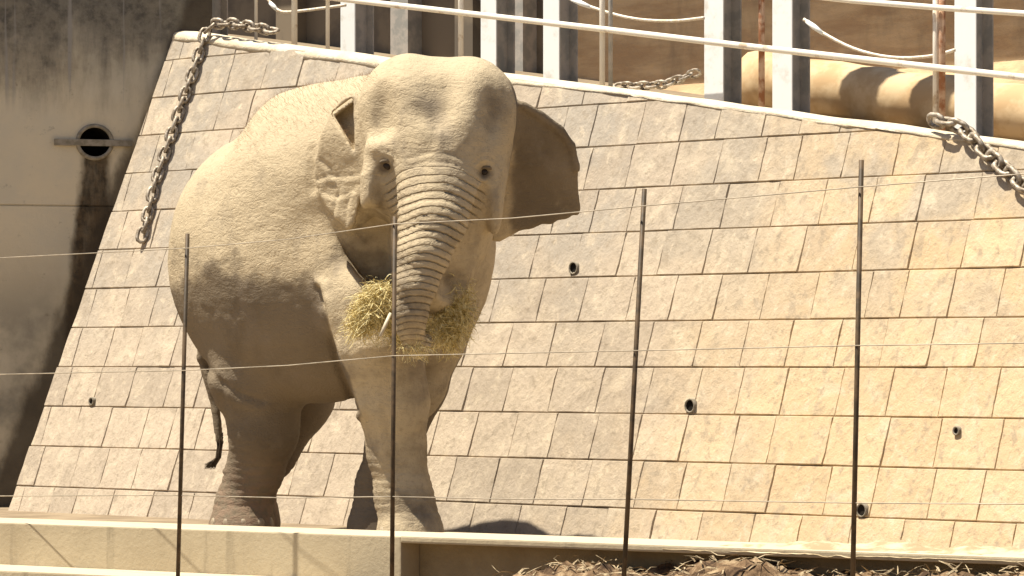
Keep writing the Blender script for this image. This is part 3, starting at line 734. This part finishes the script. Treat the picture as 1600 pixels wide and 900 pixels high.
# --- legs
limb([(395, 420, 17.45, .32), (404, 590, 17.25, .262), (412, 670, 17.25, .195), (398, 735, 17.33, .158), (380, 790, 17.36, .155), (378, 822, 17.35, .172)], 0.09)
limb([(440, 450, 17.85, .30), (452, 615, 17.80, .255), (420, 700, 17.85, .17), (398, 745, 17.93, .135), (390, 800, 17.93, .15), (390, 812, 17.90, .162)], 0.09)
limb([(548, 300, 17.00, .32), (560, 400, 16.62, .265), (576, 480, 16.42, .245)], 0.11)
limb([(576, 470, 16.42, .245), (594, 540, 16.36, .222), (614, 630, 16.38, .183), (620, 705, 16.42, .150), (632, 775, 16.42, .150), (640, 818, 16.40, .166)], 0.04)
limb([(672, 400, 16.85, .24), (662, 520, 16.82, .225), (646, 600, 16.86, .18), (616, 690, 16.95, .148), (596, 760, 17.0, .138), (590, 815, 16.98, .158)], 0.07)
# --- feet: soles flared a little
for px, Y, r_ in ((378, 17.35, .182), (392, 17.90, .168), (641, 16.40, .178), (592, 16.98, .165)):
    c_ = at(px, 0, Y); ell((c_.x, c_.y - 0.02, 0.03), (r_, r_ * 1.05, 0.16), 0.05)
# --- head
hc = 16.05
ell(at(640, 176, hc), (.265, .36, .30), 0.07)
ell(at(733, 178, hc), (.255, .36, .295), 0.07)
ell(at(688, 178, hc), (.20, .33, .275), 0.07)
ell(at(684, 255, 15.98), (.365, .38, .36), 0.10)
ell(at(678, 340, 16.04), (.315, .28, .37), 0.09)
ell(at(672, 430, 15.95), (.20, .26, .20), 0.08)
ell(at(688, 205, 15.74), (.17, .10, .15), 0.10)             # forehead boss
ell(at(604, 230, 15.78), (.09, .07, .05), 0.09)          # brows

ell(at(580, 300, 15.82), (.055, .10, .20), 0.05)            # cheek bones
ell(at(772, 305, 15.86), (.05, .10, .20), 0.05)
ell(at(688, 150, 15.62), (.03, .07, .14), 0.12, sub=True)  # dent between the domes
ell(at(668, 168, 15.60), (.07, .035, .035), 0.10, sub=True)
ell(at(776, 165, 15.70), (.04, .07, .11), 0.12, sub=True)
ell(at(592, 170, 15.70), (.04, .07, .11), 0.12, sub=True)
# --- trunk
TR = [(682, 258, 15.90, .235), (680, 300, 15.76, .218), (676, 345, 15.66, .172), (662, 395, 15.59, .134), (650, 445, 15.56, .103), (643, 488, 15.57, .082), (642, 512, 15.61, .071), (646, 530, 15.68, .064), (654, 542, 15.75, .060), (659, 534, 15.84, .052), (658, 518, 15.90, .045)]
TP = [at(*q[:3]) for q in TR]; TRr = [q[3] for q in TR]
limb(TR, 0.05, 0.03)
# grooves beside the trunk below each eye
cone(at(599, 278, 15.69), at(600, 430, 15.74), 0.062, 0.085, 0.025, True)
cone(at(752, 300, 15.74), at(733, 440, 15.76), 0.03, 0.16, 0.04, True)
thr = [(514, 350), (548, 356), (585, 330), (614, 345), (618, 455), (585, 458), (556, 432), (532, 400)]
P_ = [(at(x, y, 16.3).x, at(x, y, 16.3).z) for x, y in thr]
sl, X, Y, Zz = region((min(q[0] for q in P_) - .1, 15.6, min(q[1] for q in P_) - .1), (max(q[0] for q in P_) + .1, 16.75, max(q[1] for q in P_) + .1))
d2 = poly_sd(X[:, 0, 0][:, None], Zz[0, 0, :][None, :], P_)[:, None, :] + 0.10 * np.clip(Y - 16.1, 0, 1)
ymax = 16.40 - 0.35 * np.clip(Zz - 1.45, -0.2, 0.5) + 0 * X
cut(sl, np.maximum(d2 + 0 * Zz, Y - ymax), 0.05)
# eye sockets
ell(at(600, 262, 15.64), (.050, .10, .048), 0.02, sub=True)
ell(at(758, 268, 15.67), (.034, .085, .042), 0.02, sub=True)
# --- ears: bent slabs
def slab(poly, Yref, mid, grad, th, k, yr):
    P_ = [(at(x, y, Yref).x, at(x, y, Yref).z) for x, y in poly]
    xs = [q[0] for q in P_]; zs = [q[1] for q in P_]
    sl, X, Y, Zz = region((min(xs) - .1, yr[0], min(zs) - .1), (max(xs) + .1, yr[1], max(zs) + .1))
    d2 = poly_sd(X[:, 0, 0][:, None], Zz[0, 0, :][None, :], P_)[:, None, :]
    dm = np.abs(Y - mid(X, Zz)) / math.sqrt(1 + grad * grad) - th
    a_ = np.maximum(d2 + 0.012, 0); b_ = np.maximum(dm + 0.008, 0)
    d = np.minimum(np.maximum(d2 + 0.012, dm + 0.008), 0) + np.sqrt(a_ ** 2 + b_ ** 2) - 0.012
    add(sl, d, k)
earR = [(798, 162), (818, 166), (845, 180), (876, 203), (894, 226), (903, 262), (905, 300), (909, 322), (904, 336), (896, 331), (888, 338), (872, 341), (862, 349), (848, 348), (830, 357), (815, 359), (780, 378), (766, 374), (755, 330), (760, 250), (775, 190)]
def midR(X, Zz):
    x0 = -0.02; z0 = 1.9
    return 16.16 + 0.30 * (X - x0) - 0.48 * (Zz - z0) + 0.5 * (X - 0.15) ** 2 + 0.006 * np.sin(Zz * 11 + X * 6)
slab(earR, 16.2, midR, 0.5, 0.017, 0.03, (15.7, 16.8))
# rolled upper rim
rim = [(815, 168), (845, 183), (875, 205), (893, 228), (901, 262)]
rp = []
for x, y in rim:
    q_ = at(x, y, 16.15); yy = float(midR(np.float32(q_.x), np.float32(q_.z))); rp.append((q_.x, yy - 0.030, q_.z))
for i in range(len(rp) - 1): cone(rp[i], rp[i + 1], 0.024, 0.022, 0.012)
earL = [(557, 150), (535, 155), (515, 176), (504, 205), (494, 240), (489, 275), (497, 300), (508, 322), (520, 338), (535, 350), (547, 362), (558, 350), (564, 320), (578, 290), (590, 240), (580, 190), (568, 160)]
def midL(X, Zz):
    x1 = -0.75
    return 16.00 - 0.85 * (X - x1) + 0.9 * np.maximum(0, 1.9 - Zz) * 0.25 + 0.018 * np.sin(Zz * 14)
slab(earL, 16.2, midL, 0.85, 0.018, 0.02, (15.5, 16.9))
Ptri = [(520, 177), (551, 157), (556, 238)]
# hollow behind the folded upper ear
P_ = [(at(x, y, 16.15).x, at(x, y, 16.15).z) for x, y in Ptri]
sl, X, Y, Zz = region((P_[0][0] - .08, 15.6, P_[2][1] - .08), (P_[2][0] + .08, 16.7, P_[1][1] + .08))
d2 = poly_sd(X[:, 0, 0][:, None], Zz[0, 0, :][None, :], P_)[:, None, :] - 0.004
cut(sl, np.maximum(d2, np.abs(Y - midL(X, Zz) - 0.05) - 0.26) + 0 * Y, 0.012)
cone(at(481, 235, 16.36), at(484, 292, 16.36), 0.03, 0.035, 0.03, True)
# --- tail
limb([(300, 330, 17.88, .06), (297, 430, 17.98, .04), (318, 560, 18.02, .030), (338, 640, 18.02, .024), (344, 690, 18.0, .020)], 0.03, 0.02)
# flat soles
sl, X, Y, Zz = region(lo, hi); Fd[:] = np.maximum(Fd, (0.002 - Zz))

def surface_nets(Fv):
    ins = Fv < 0
    nx, ny, nz = Fv.shape
    cnt = np.zeros((nx - 1, ny - 1, nz - 1), np.uint8)
    for a in (0, 1):
        for b in (0, 1):
            for c in (0, 1): cnt += ins[a:nx - 1 + a, b:ny - 1 + b, c:nz - 1 + c]
    act = (cnt > 0) & (cnt < 8)
    I, J, K = np.nonzero(act); idx = np.full(act.shape, -1, np.int32); idx[I, J, K] = np.arange(len(I))
    acc = np.zeros((len(I), 3)); num = np.zeros(len(I))
    cs = [(a, b, c) for a in (0, 1) for b in (0, 1) for c in (0, 1)]
    for a in cs:
        for axn in range(3):
            if a[axn]: continue
            b = list(a); b[axn] = 1
            fa = Fv[I + a[0], J + a[1], K + a[2]]; fb = Fv[I + b[0], J + b[1], K + b[2]]
            m_ = (fa < 0) != (fb < 0); t = np.where(m_, fa / np.where(m_, fa - fb, 1), 0)
            p_ = np.array(a, float)[None, :].repeat(len(I), 0); p_[:, axn] += t
            acc[m_] += p_[m_]; num[m_] += 1
    V = (np.stack([I, J, K], 1) + acc / num[:, None]) * VX + lo
    Q = []
    A = (np.diff(ins.astype(np.int8), axis=0))
    for axn in range(3):
        dif = np.diff(ins.astype(np.int8), axis=axn); i, j, k = np.nonzero(dif); sg = dif[i, j, k]
        e = [i, j, k]; u, v = [(1, 2), (2, 0), (0, 1)][axn]
        ok = (e[u] > 0) & (e[v] > 0) & (e[u] < Fv.shape[u] - 1) & (e[v] < Fv.shape[v] - 1)
        e = [x[ok] for x in e]; sg = sg[ok]
        def cell(du, dv):
            c = [x.copy() for x in e]; c[u] -= du; c[v] -= dv; return idx[c[0], c[1], c[2]]
        q = np.stack([cell(1, 1), cell(0, 1), cell(0, 0), cell(1, 0)], 1)
        q[sg > 0] = q[sg > 0][:, ::-1]; Q.append(q)
    return V, np.concatenate(Q)
V, Q = surface_nets(Fd)
Q = Q[(Q >= 0).all(1)]
# light Laplacian smoothing
def smooth(V, Q, it, lam=0.5):
    E = np.concatenate([Q[:, [0, 1]], Q[:, [1, 2]], Q[:, [2, 3]], Q[:, [3, 0]]]); E = np.concatenate([E, E[:, ::-1]])
    cn = np.bincount(E[:, 0], minlength=len(V))[:, None]
    for _ in range(it):
        s_ = np.stack([np.bincount(E[:, 0], V[E[:, 1], c], len(V)) for c in range(3)], 1) / np.maximum(cn, 1); V = V + lam * (s_ - V)
    return V
V = smooth(V, Q, 2)
def vnormals(V, Q):
    n_ = np.cross(V[Q[:, 2]] - V[Q[:, 0]], V[Q[:, 3]] - V[Q[:, 1]]); out = np.zeros_like(V)
    for k in range(4):
        for c in range(3): out[:, c] += np.bincount(Q[:, k], n_[:, c], len(V))
    return out / (np.linalg.norm(out, axis=1, keepdims=True) + 1e-9)
VN = vnormals(V, Q)
if (VN * (V - V.mean(0))).sum() < 0: Q = Q[:, ::-1]; VN = -VN
# trunk parameter
def trunk_u(V):
    best = np.full(len(V), 9.0); u = np.zeros(len(V)); acc = 0.0
    for i in range(len(TP) - 1):
        a = np.array(TP[i]); b = np.array(TP[i + 1]); ba = b - a; L = np.linalg.norm(ba)
        h = ((V - a) @ ba) / L ** 2; hc_ = np.clip(h, 0, 1)
        if i == 0: hc_ = np.clip(h, -0.6, 1)
        d = np.linalg.norm(V - a - hc_[:, None] * ba, axis=1) / (TRr[i] + (TRr[i + 1] - TRr[i]) * hc_)
        m_ = d < best; best[m_] = d[m_]; u[m_] = acc + hc_[m_] * L; acc += L
    return best, u
bd, u = trunk_u(V)
# arched wrinkles: spacing ~5 cm, warped
wn = np.array([mnoise.noise(Vector((p_[0] * 6, p_[1] * 6, p_[2] * 2.5))) for p_ in V]) * 0.9
side = np.abs(V[:, 0] - np.interp(V[:, 2], [TP[i].z for i in (7, 5, 4, 3, 2, 1, 0)], [TP[i].x for i in (7, 5, 4, 3, 2, 1, 0)])) / 0.2
uu = (1.99 - V[:, 2]) - 0.055 * np.clip(side, 0, 1.3) ** 2
ph = np.log(np.maximum(0.2, 1 - 0.42 * uu)) / math.log(1 - 0.42 * 0.046) + wn * 0.4
fr = ph - np.floor(ph); rel = np.clip(np.minimum(fr, 1 - fr) / 0.22, 0, 1); rel = rel * rel * (3 - 2 * rel)   # 0 in crease
wt = np.clip((1.22 - bd) / 0.2, 0, 1) * np.clip((1.97 - V[:, 2]) / 0.16, 0, 1) * (V[:, 1] < 15.95)
amp = 0.75 + 0.25 * np.clip(0.5 + np.array([mnoise.noise(Vector((math.floor(a) * 3.3, 0.5, 1.0))) for a in ph]) * 1.4, 0, 1)
V = V - VN * ((1 - rel) * wt * amp * 0.0085)[:, None]
ringv = 1 - (1 - rel) * wt * amp; ph0 = ph.copy(); wt0 = wt * amp
# soft folds over the hide
sm = np.array([mnoise.fractal(Vector((p_[0] * 3.2, p_[1] * 3.2, p_[2] * 4.5)), 0.8, 2.1, 4) for p_ in V])
V = V + VN * (sm * 0.0065)[:, None]
hs = (V @ np.array(D)); 
# knee/ankle wrinkles
lg = np.clip((0.62 - V[:, 2]) / 0.25, 0, 1) * np.clip((V[:, 2] - 0.10) / 0.08, 0, 1)
lw = np.sin(V[:, 2] * 150 + 3.0 * np.array([mnoise.noise(Vector((p_[0] * 5, p_[1] * 5, p_[2] * 3))) for p_ in V])); V = V - VN * (np.clip(lw - 0.3, 0, 1) * lg * 0.006)[:, None]
def crease(pix, wpx, depth, side=0.0, soft=2.4):
    """press a fold into the hide along a line; the strip behind it swells a little"""
    global V
    PXv = 800 + 4870 * V[:, 0] / V[:, 1]; PYv = 570 - 4870 * (V[:, 2] - EYE) / V[:, 1]
    d = np.full(len(V), 1e9); sg = np.zeros(len(V))
    for i in range(len(pix) - 1):
        a_, b_ = np.array(pix[i], float), np.array(pix[i + 1], float); ba = b_ - a_
        wx, wy = PXv - a_[0], PYv - a_[1]; h = np.clip((wx * ba[0] + wy * ba[1]) / (ba @ ba), 0, 1)
        e = np.hypot(wx - h * ba[0], wy - h * ba[1]); cr_ = ba[0] * wy - ba[1] * wx; m_ = e < d; d[m_] = e[m_]; sg[m_] = np.sign(cr_[m_])
    fc = (VN[:, 1] < 0.1)
    w_ = np.exp(-(d / wpx) ** 2) * fc; w2 = np.exp(-((d - wpx * soft) / (wpx * 1.6)) ** 2) * fc * (sg * side > 0)
    V = V - VN * (w_ * depth)[:, None] + VN * (w2 * depth * 0.7)[:, None]
crease([(318, 566), (345, 598), (375, 616), (410, 627)], 5, 0.010, 1)
crease([(496, 452), (508, 500), (528, 570), (556, 640)], 5, 0.022, -1)
crease([(345, 600), (352, 660), (350, 720)], 6, 0.010, 1)
crease([(600, 640), (612, 690), (614, 740)], 5, 0.006, 1)
for ln in ([(496, 280), (515, 274), (535, 277), (560, 272)], [(506, 300), (525, 308), (552, 298)], [(520, 335), (524, 316), (530, 300)], [(540, 350), (541, 325), (546, 308)], [(500, 250), (515, 262), (520, 275)]):
    crease(ln, 3.0, 0.006, 1)
for ln in ([(585, 248), (594, 243), (606, 246), (616, 254)], [(584, 240), (597, 233), (612, 238), (622, 248)], [(588, 276), (600, 280), (611, 275)], [(745, 262), (752, 255), (764, 254), (772, 262)], [(742, 254), (752, 245), (766, 245), (776, 254)], [(747, 282), (758, 287), (768, 281)], [(640, 262), (665, 252), (700, 253), (728, 264)], [(640, 246), (670, 238), (700, 240), (724, 248)]):
    crease(ln, 2.0, 0.006, 0)
VN = vnormals(V, Q)
me = bpy.data.meshes.new('body')
me.vertices.add(len(V)); me.vertices.foreach_set('co', V.astype(np.float32).ravel())
me.loops.add(Q.size); me.loops.foreach_set('vertex_index', Q.astype(np.int32).ravel())
me.polygons.add(len(Q)); me.polygons.foreach_set('loop_start', (np.arange(len(Q)) * 4).astype(np.int32)); me.polygons.foreach_set('loop_total', np.full(len(Q), 4, np.int32))
me.update(calc_edges=True); me.validate(); me.polygons.foreach_set('use_smooth', [True] * len(me.polygons))
VN2 = vnormals(V, Q)
# dusty back and head; the shade of flank, ear and hollows painted in too
dn = np.array([mnoise.fractal(Vector((p_[0] * 3, p_[1] * 3, p_[2] * 5)), 0.7, 2.2, 4) for p_ in V])
sS = V @ np.array(D)
body_d = np.clip((V[:, 2] + dn * 0.20 - 1.26) / 0.34, 0, 1) * 0.88 + 0.0  # flank darker from the terminator down, shade put into the tone
front_d = 0.66 + 0.25 * dn
PXv = 800 + 4870 * V[:, 0] / V[:, 1]; PYv = 570 - 4870 * (V[:, 2] - EYE) / V[:, 1]
wf = np.clip((PXv - np.interp(PYv, [380, 415, 480, 540, 600, 640, 700], [470, 484, 500, 520, 545, 558, 560])) / 7, 0, 1) * (V[:, 1] < 16.80)  # sunlit foreleg against shaded flank, drawn into the tone along this edge
wf = np.maximum(wf, np.clip((sS + 11.0) / 0.15, 0, 1))
dust_shade = body_d * (1 - wf) + np.maximum(front_d, body_d) * wf
for bx, by, bw, bh in ((668, 160, 42, 20), (772, 175, 28, 42), (590, 175, 14, 36), (600, 330, 22, 60), (700, 215, 40, 8), (601, 262, 15, 12), (759, 270, 13, 12), (601, 262, 11, 9), (759, 270, 10, 9)):
    dust_shade = dust_shade - 0.38 * np.exp(-((PXv - bx) / bw) ** 2 - ((PYv - by) / bh) ** 2) * (V[:, 1] < 16.3)  # shade of temple hollows and groove painted in; darker skin round the eyes
earm = np.clip((V[:, 0] + 0.03) / 0.06, 0, 1) * (V[:, 2] > 1.55) * (V[:, 1] > 15.95); dust_shade = dust_shade * (1 - earm) + (0.12 + 0.4 * dn) * earm  # ear's shaded front face put into its tone
pinkv = np.clip((0.5 - V[:, 2]) / 0.3, 0, 1) * (V[:, 0] < -1.2) * 0.16
for nm, arr in (('dust_shade', dust_shade), ('ring', ringv), ('phase', ph0), ('ringw', wt0), ('pink', pinkv)):
    at_ = me.attributes.new(nm, 'FLOAT', 'POINT'); 
    at_.data.foreach_set('value', arr.astype(np.float32)[:len(me.vertices)])
ele = empty('elephant', sn(-11.8, 12.5, 0), 'dusty tan elephant standing in front of the block wall, holding hay in its trunk', 'elephant')
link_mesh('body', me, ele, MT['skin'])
print('elephant verts', len(V))
# nearest surface helper
def surf(px, py):      # front-most surface vertex near a viewing ray
    a, b = (px - 800) / 4870, (570 - py) / 4870
    dx = V[:, 0] - a * V[:, 1]; dz = V[:, 2] - EYE - b * V[:, 1]; m_ = np.nonzero(dx * dx + dz * dz < 0.012 ** 2)[0]
    if len(m_) == 0: return None
    i = m_[np.argmin(V[m_, 1])]; return Vector(V[i]), Vector(VN2[i])
for px, py in ((603, 259), (758, 268)):
    s_ = surf(px, py)
    if s_:
        bm = bmesh.new(); bmesh.ops.create_uvsphere(bm, u_segments=16, v_segments=10, radius=0.026); bmesh.ops.scale(bm, vec=(1.0, 0.8, 0.85), verts=bm.verts); bmesh.ops.translate(bm, verts=bm.verts, vec=s_[0] + Vector((0, 0.010, 0)))
        from_bm('eye', bm, MT['eye'], ele, True)
        for sgn, dz in ((1, 0.019),):
            bm = bmesh.new(); c_ = s_[0] + Vector((0, -0.016, dz - 0.002))
            pts = [c_ + Vector((math.cos(t) * 0.040, 0.016 - 0.018 * math.sin(t), sgn * (math.sin(t) * 0.012 - 0.006))) for t in [math.pi * i / 8 for i in range(9)]]
            tube_bm(bm, pts, [0.004, 0.008, 0.010, 0.011, 0.012, 0.011, 0.010, 0.008, 0.004], 6); from_bm('eyelid', bm, MT['skin'], ele, True)
# toenails
for cx, cy, rr, angs in ((at(378, 0, 17.35).x, 17.33, .186, (-150, -115, -82, -48, -15)), (at(641, 0, 16.4).x, 16.38, .182, (-150, -118, -85, -52, -20)), (at(592, 0, 16.98).x, 16.96, .168, (-150, -115, -80)), (at(392, 0, 17.9).x, 17.88, .17, (-150, -115))):
    for a in angs:
        bm = bmesh.new(); bmesh.ops.create_uvsphere(bm, u_segments=10, v_segments=6, radius=1)
        dv = Vector((math.cos(R(a)), math.sin(R(a)), 0)); sd_ = Vector((-dv.y, dv.x, 0))
        for v in bm.verts:
            q_ = v.co.copy(); v.co = dv * q_.x * 0.018 + sd_ * q_.y * 0.034 + Z * q_.z * 0.042 
        bmesh.ops.translate(bm, verts=bm.verts, vec=Vector((cx, cy, 0.065)) + dv * (rr - 0.018)); from_bm('toenail', bm, MT['nail'], ele, True)
# tail tuft
rg = random.Random(3); bm = bmesh.new(); base_ = at(344, 688, 18.0)
for k in range(90):
    e1 = base_ + Vector((rg.uniform(-.018, .018), rg.uniform(-.02, .02), rg.uniform(-0.02, 0.05)))
    e2 = at(341 + rg.uniform(-4, 4), 715, 18.0) + Vector((0, rg.uniform(-.02, .02), 0)); e3 = at(328 + rg.uniform(-9, 9), 730 + rg.uniform(-5, 4), 18.0)
    tube_bm(bm, [e1, e2, e3], [0.003, 0.003, 0.001], 3, False)
from_bm('tail_tuft', bm, MT['darkhair'], ele)
# sparse hair on head, neck and back
bm = bmesh.new(); cand = np.nonzero((VN2[:, 2] > 0.45) & (V[:, 2] > 2.05) & (V[:, 0] > -1.5) & (V[:, 0] < -0.68))[0]
for i in np.random.choice(cand, 2200, replace=False):
    p_ = Vector(V[i]); n_ = Vector(VN2[i]); d = (n_ + Vector((rg.uniform(-.6, .6), rg.uniform(-.6, .6), rg.uniform(-.3, .3)))).normalized() * rg.uniform(0.015, 0.04)
    s_ = d.cross(Vector((0.2, 1, 0))).normalized() * 0.0006
    bm.faces.new([bm.verts.new(x) for x in (p_ - s_, p_ + s_, p_ + d)])
o = from_bm('hair', bm, MT['hair'], ele); o['kind'] = 'stuff'

# ------------------------------------------------------------------ hay held in the trunk
rg = random.Random(21); bm = bmesh.new()
def blade(p0, p1, wdt, sag, r2):
    d = p1 - p0; up_ = Vector((rg.uniform(-1, 1), rg.uniform(-1, 1), rg.uniform(-1, 1))); s_ = d.cross(up_).normalized() * wdt; prev = None
    bow = Vector((rg.uniform(-1, 1), rg.uniform(-1, 1), rg.uniform(-1, 1))) * 0.03
    for i in range(6):
        t = i / 5; c_ = p0 + d * t + Z * (-sag * t * t) + bow * math.sin(t * math.pi); wd_ = s_ * (1 - 0.6 * t)
        cur = (bm.verts.new(c_ - wd_), bm.verts.new(c_ + wd_))
        if prev: bm.faces.new((prev[0], prev[1], cur[1], cur[0]))
        prev = cur
def pick(px, py, Y, j): return at(px + rg.gauss(0, j), py + rg.gauss(0, j), Y + rg.gauss(0, 0.03))
def clump(n, cx, cy, cY, la, lb, ang, bias):
    ca, sa_ = math.cos(ang), math.sin(ang)
    for k in range(n):
        while True:
            u_, v_, w_ = rg.uniform(-1, 1), rg.uniform(-1, 1), rg.uniform(-1, 1)
            if u_ * u_ + v_ * v_ + w_ * w_ < 1: break
        q0 = at(cx + (u_ * la * ca - v_ * lb * sa_), cy + (u_ * la * sa_ + v_ * lb * ca), cY + w_ * 0.10)
        d = Vector((rg.gauss(0, 1), rg.gauss(0, 0.6), rg.gauss(0, 0.8))) + bias * rg.uniform(0, 2.2)
        blade(q0, q0 + d.normalized() * rg.uniform(0.04, 0.11), rg.uniform(0.001, 0.003), rg.uniform(-0.01, 0.03), 0)
clump(1900, 583, 480, 15.78, 50, 25, R(125), Vector((-0.7, 0, -0.8)))
clump(1300, 625, 505, 15.84, 40, 26, R(20), Vector((1, 0, 0)))
clump(1700, 704, 488, 15.95, 58, 30, R(98), Vector((0.4, 0, -0.8)))
clump(90, 648, 540, 15.64, 22, 9, R(0), Vector((0.3, 0, -0.6)))
for k in range(60):                       # loose dangling stalks
    a0 = pick(560 + rg.random() * 170, 525, 15.8, 6); q1 = a0 + Vector((rg.uniform(-.06, .06), 0, rg.uniform(-.11, -.03))); blade(a0, q1, 0.0013, 0.0, 0)
hay = empty('hay_bundle', at(640, 505, 15.80), 'bundle of yellow hay held in the curl of the elephant\'s trunk', 'hay')
from_bm('hay_stalks', bm, MT['hay'], hay)['kind'] = 'stuff'
bm = bmesh.new(); tube_bm(bm, [at(610, 490, 15.66), at(603, 506, 15.62), at(594, 526, 15.60)], [0.008, 0.010, 0.008], 8)
o = from_bm('thick_stalk', bm, MT['stalk'], hay, True); o['label'] = 'short thick pale stalk'
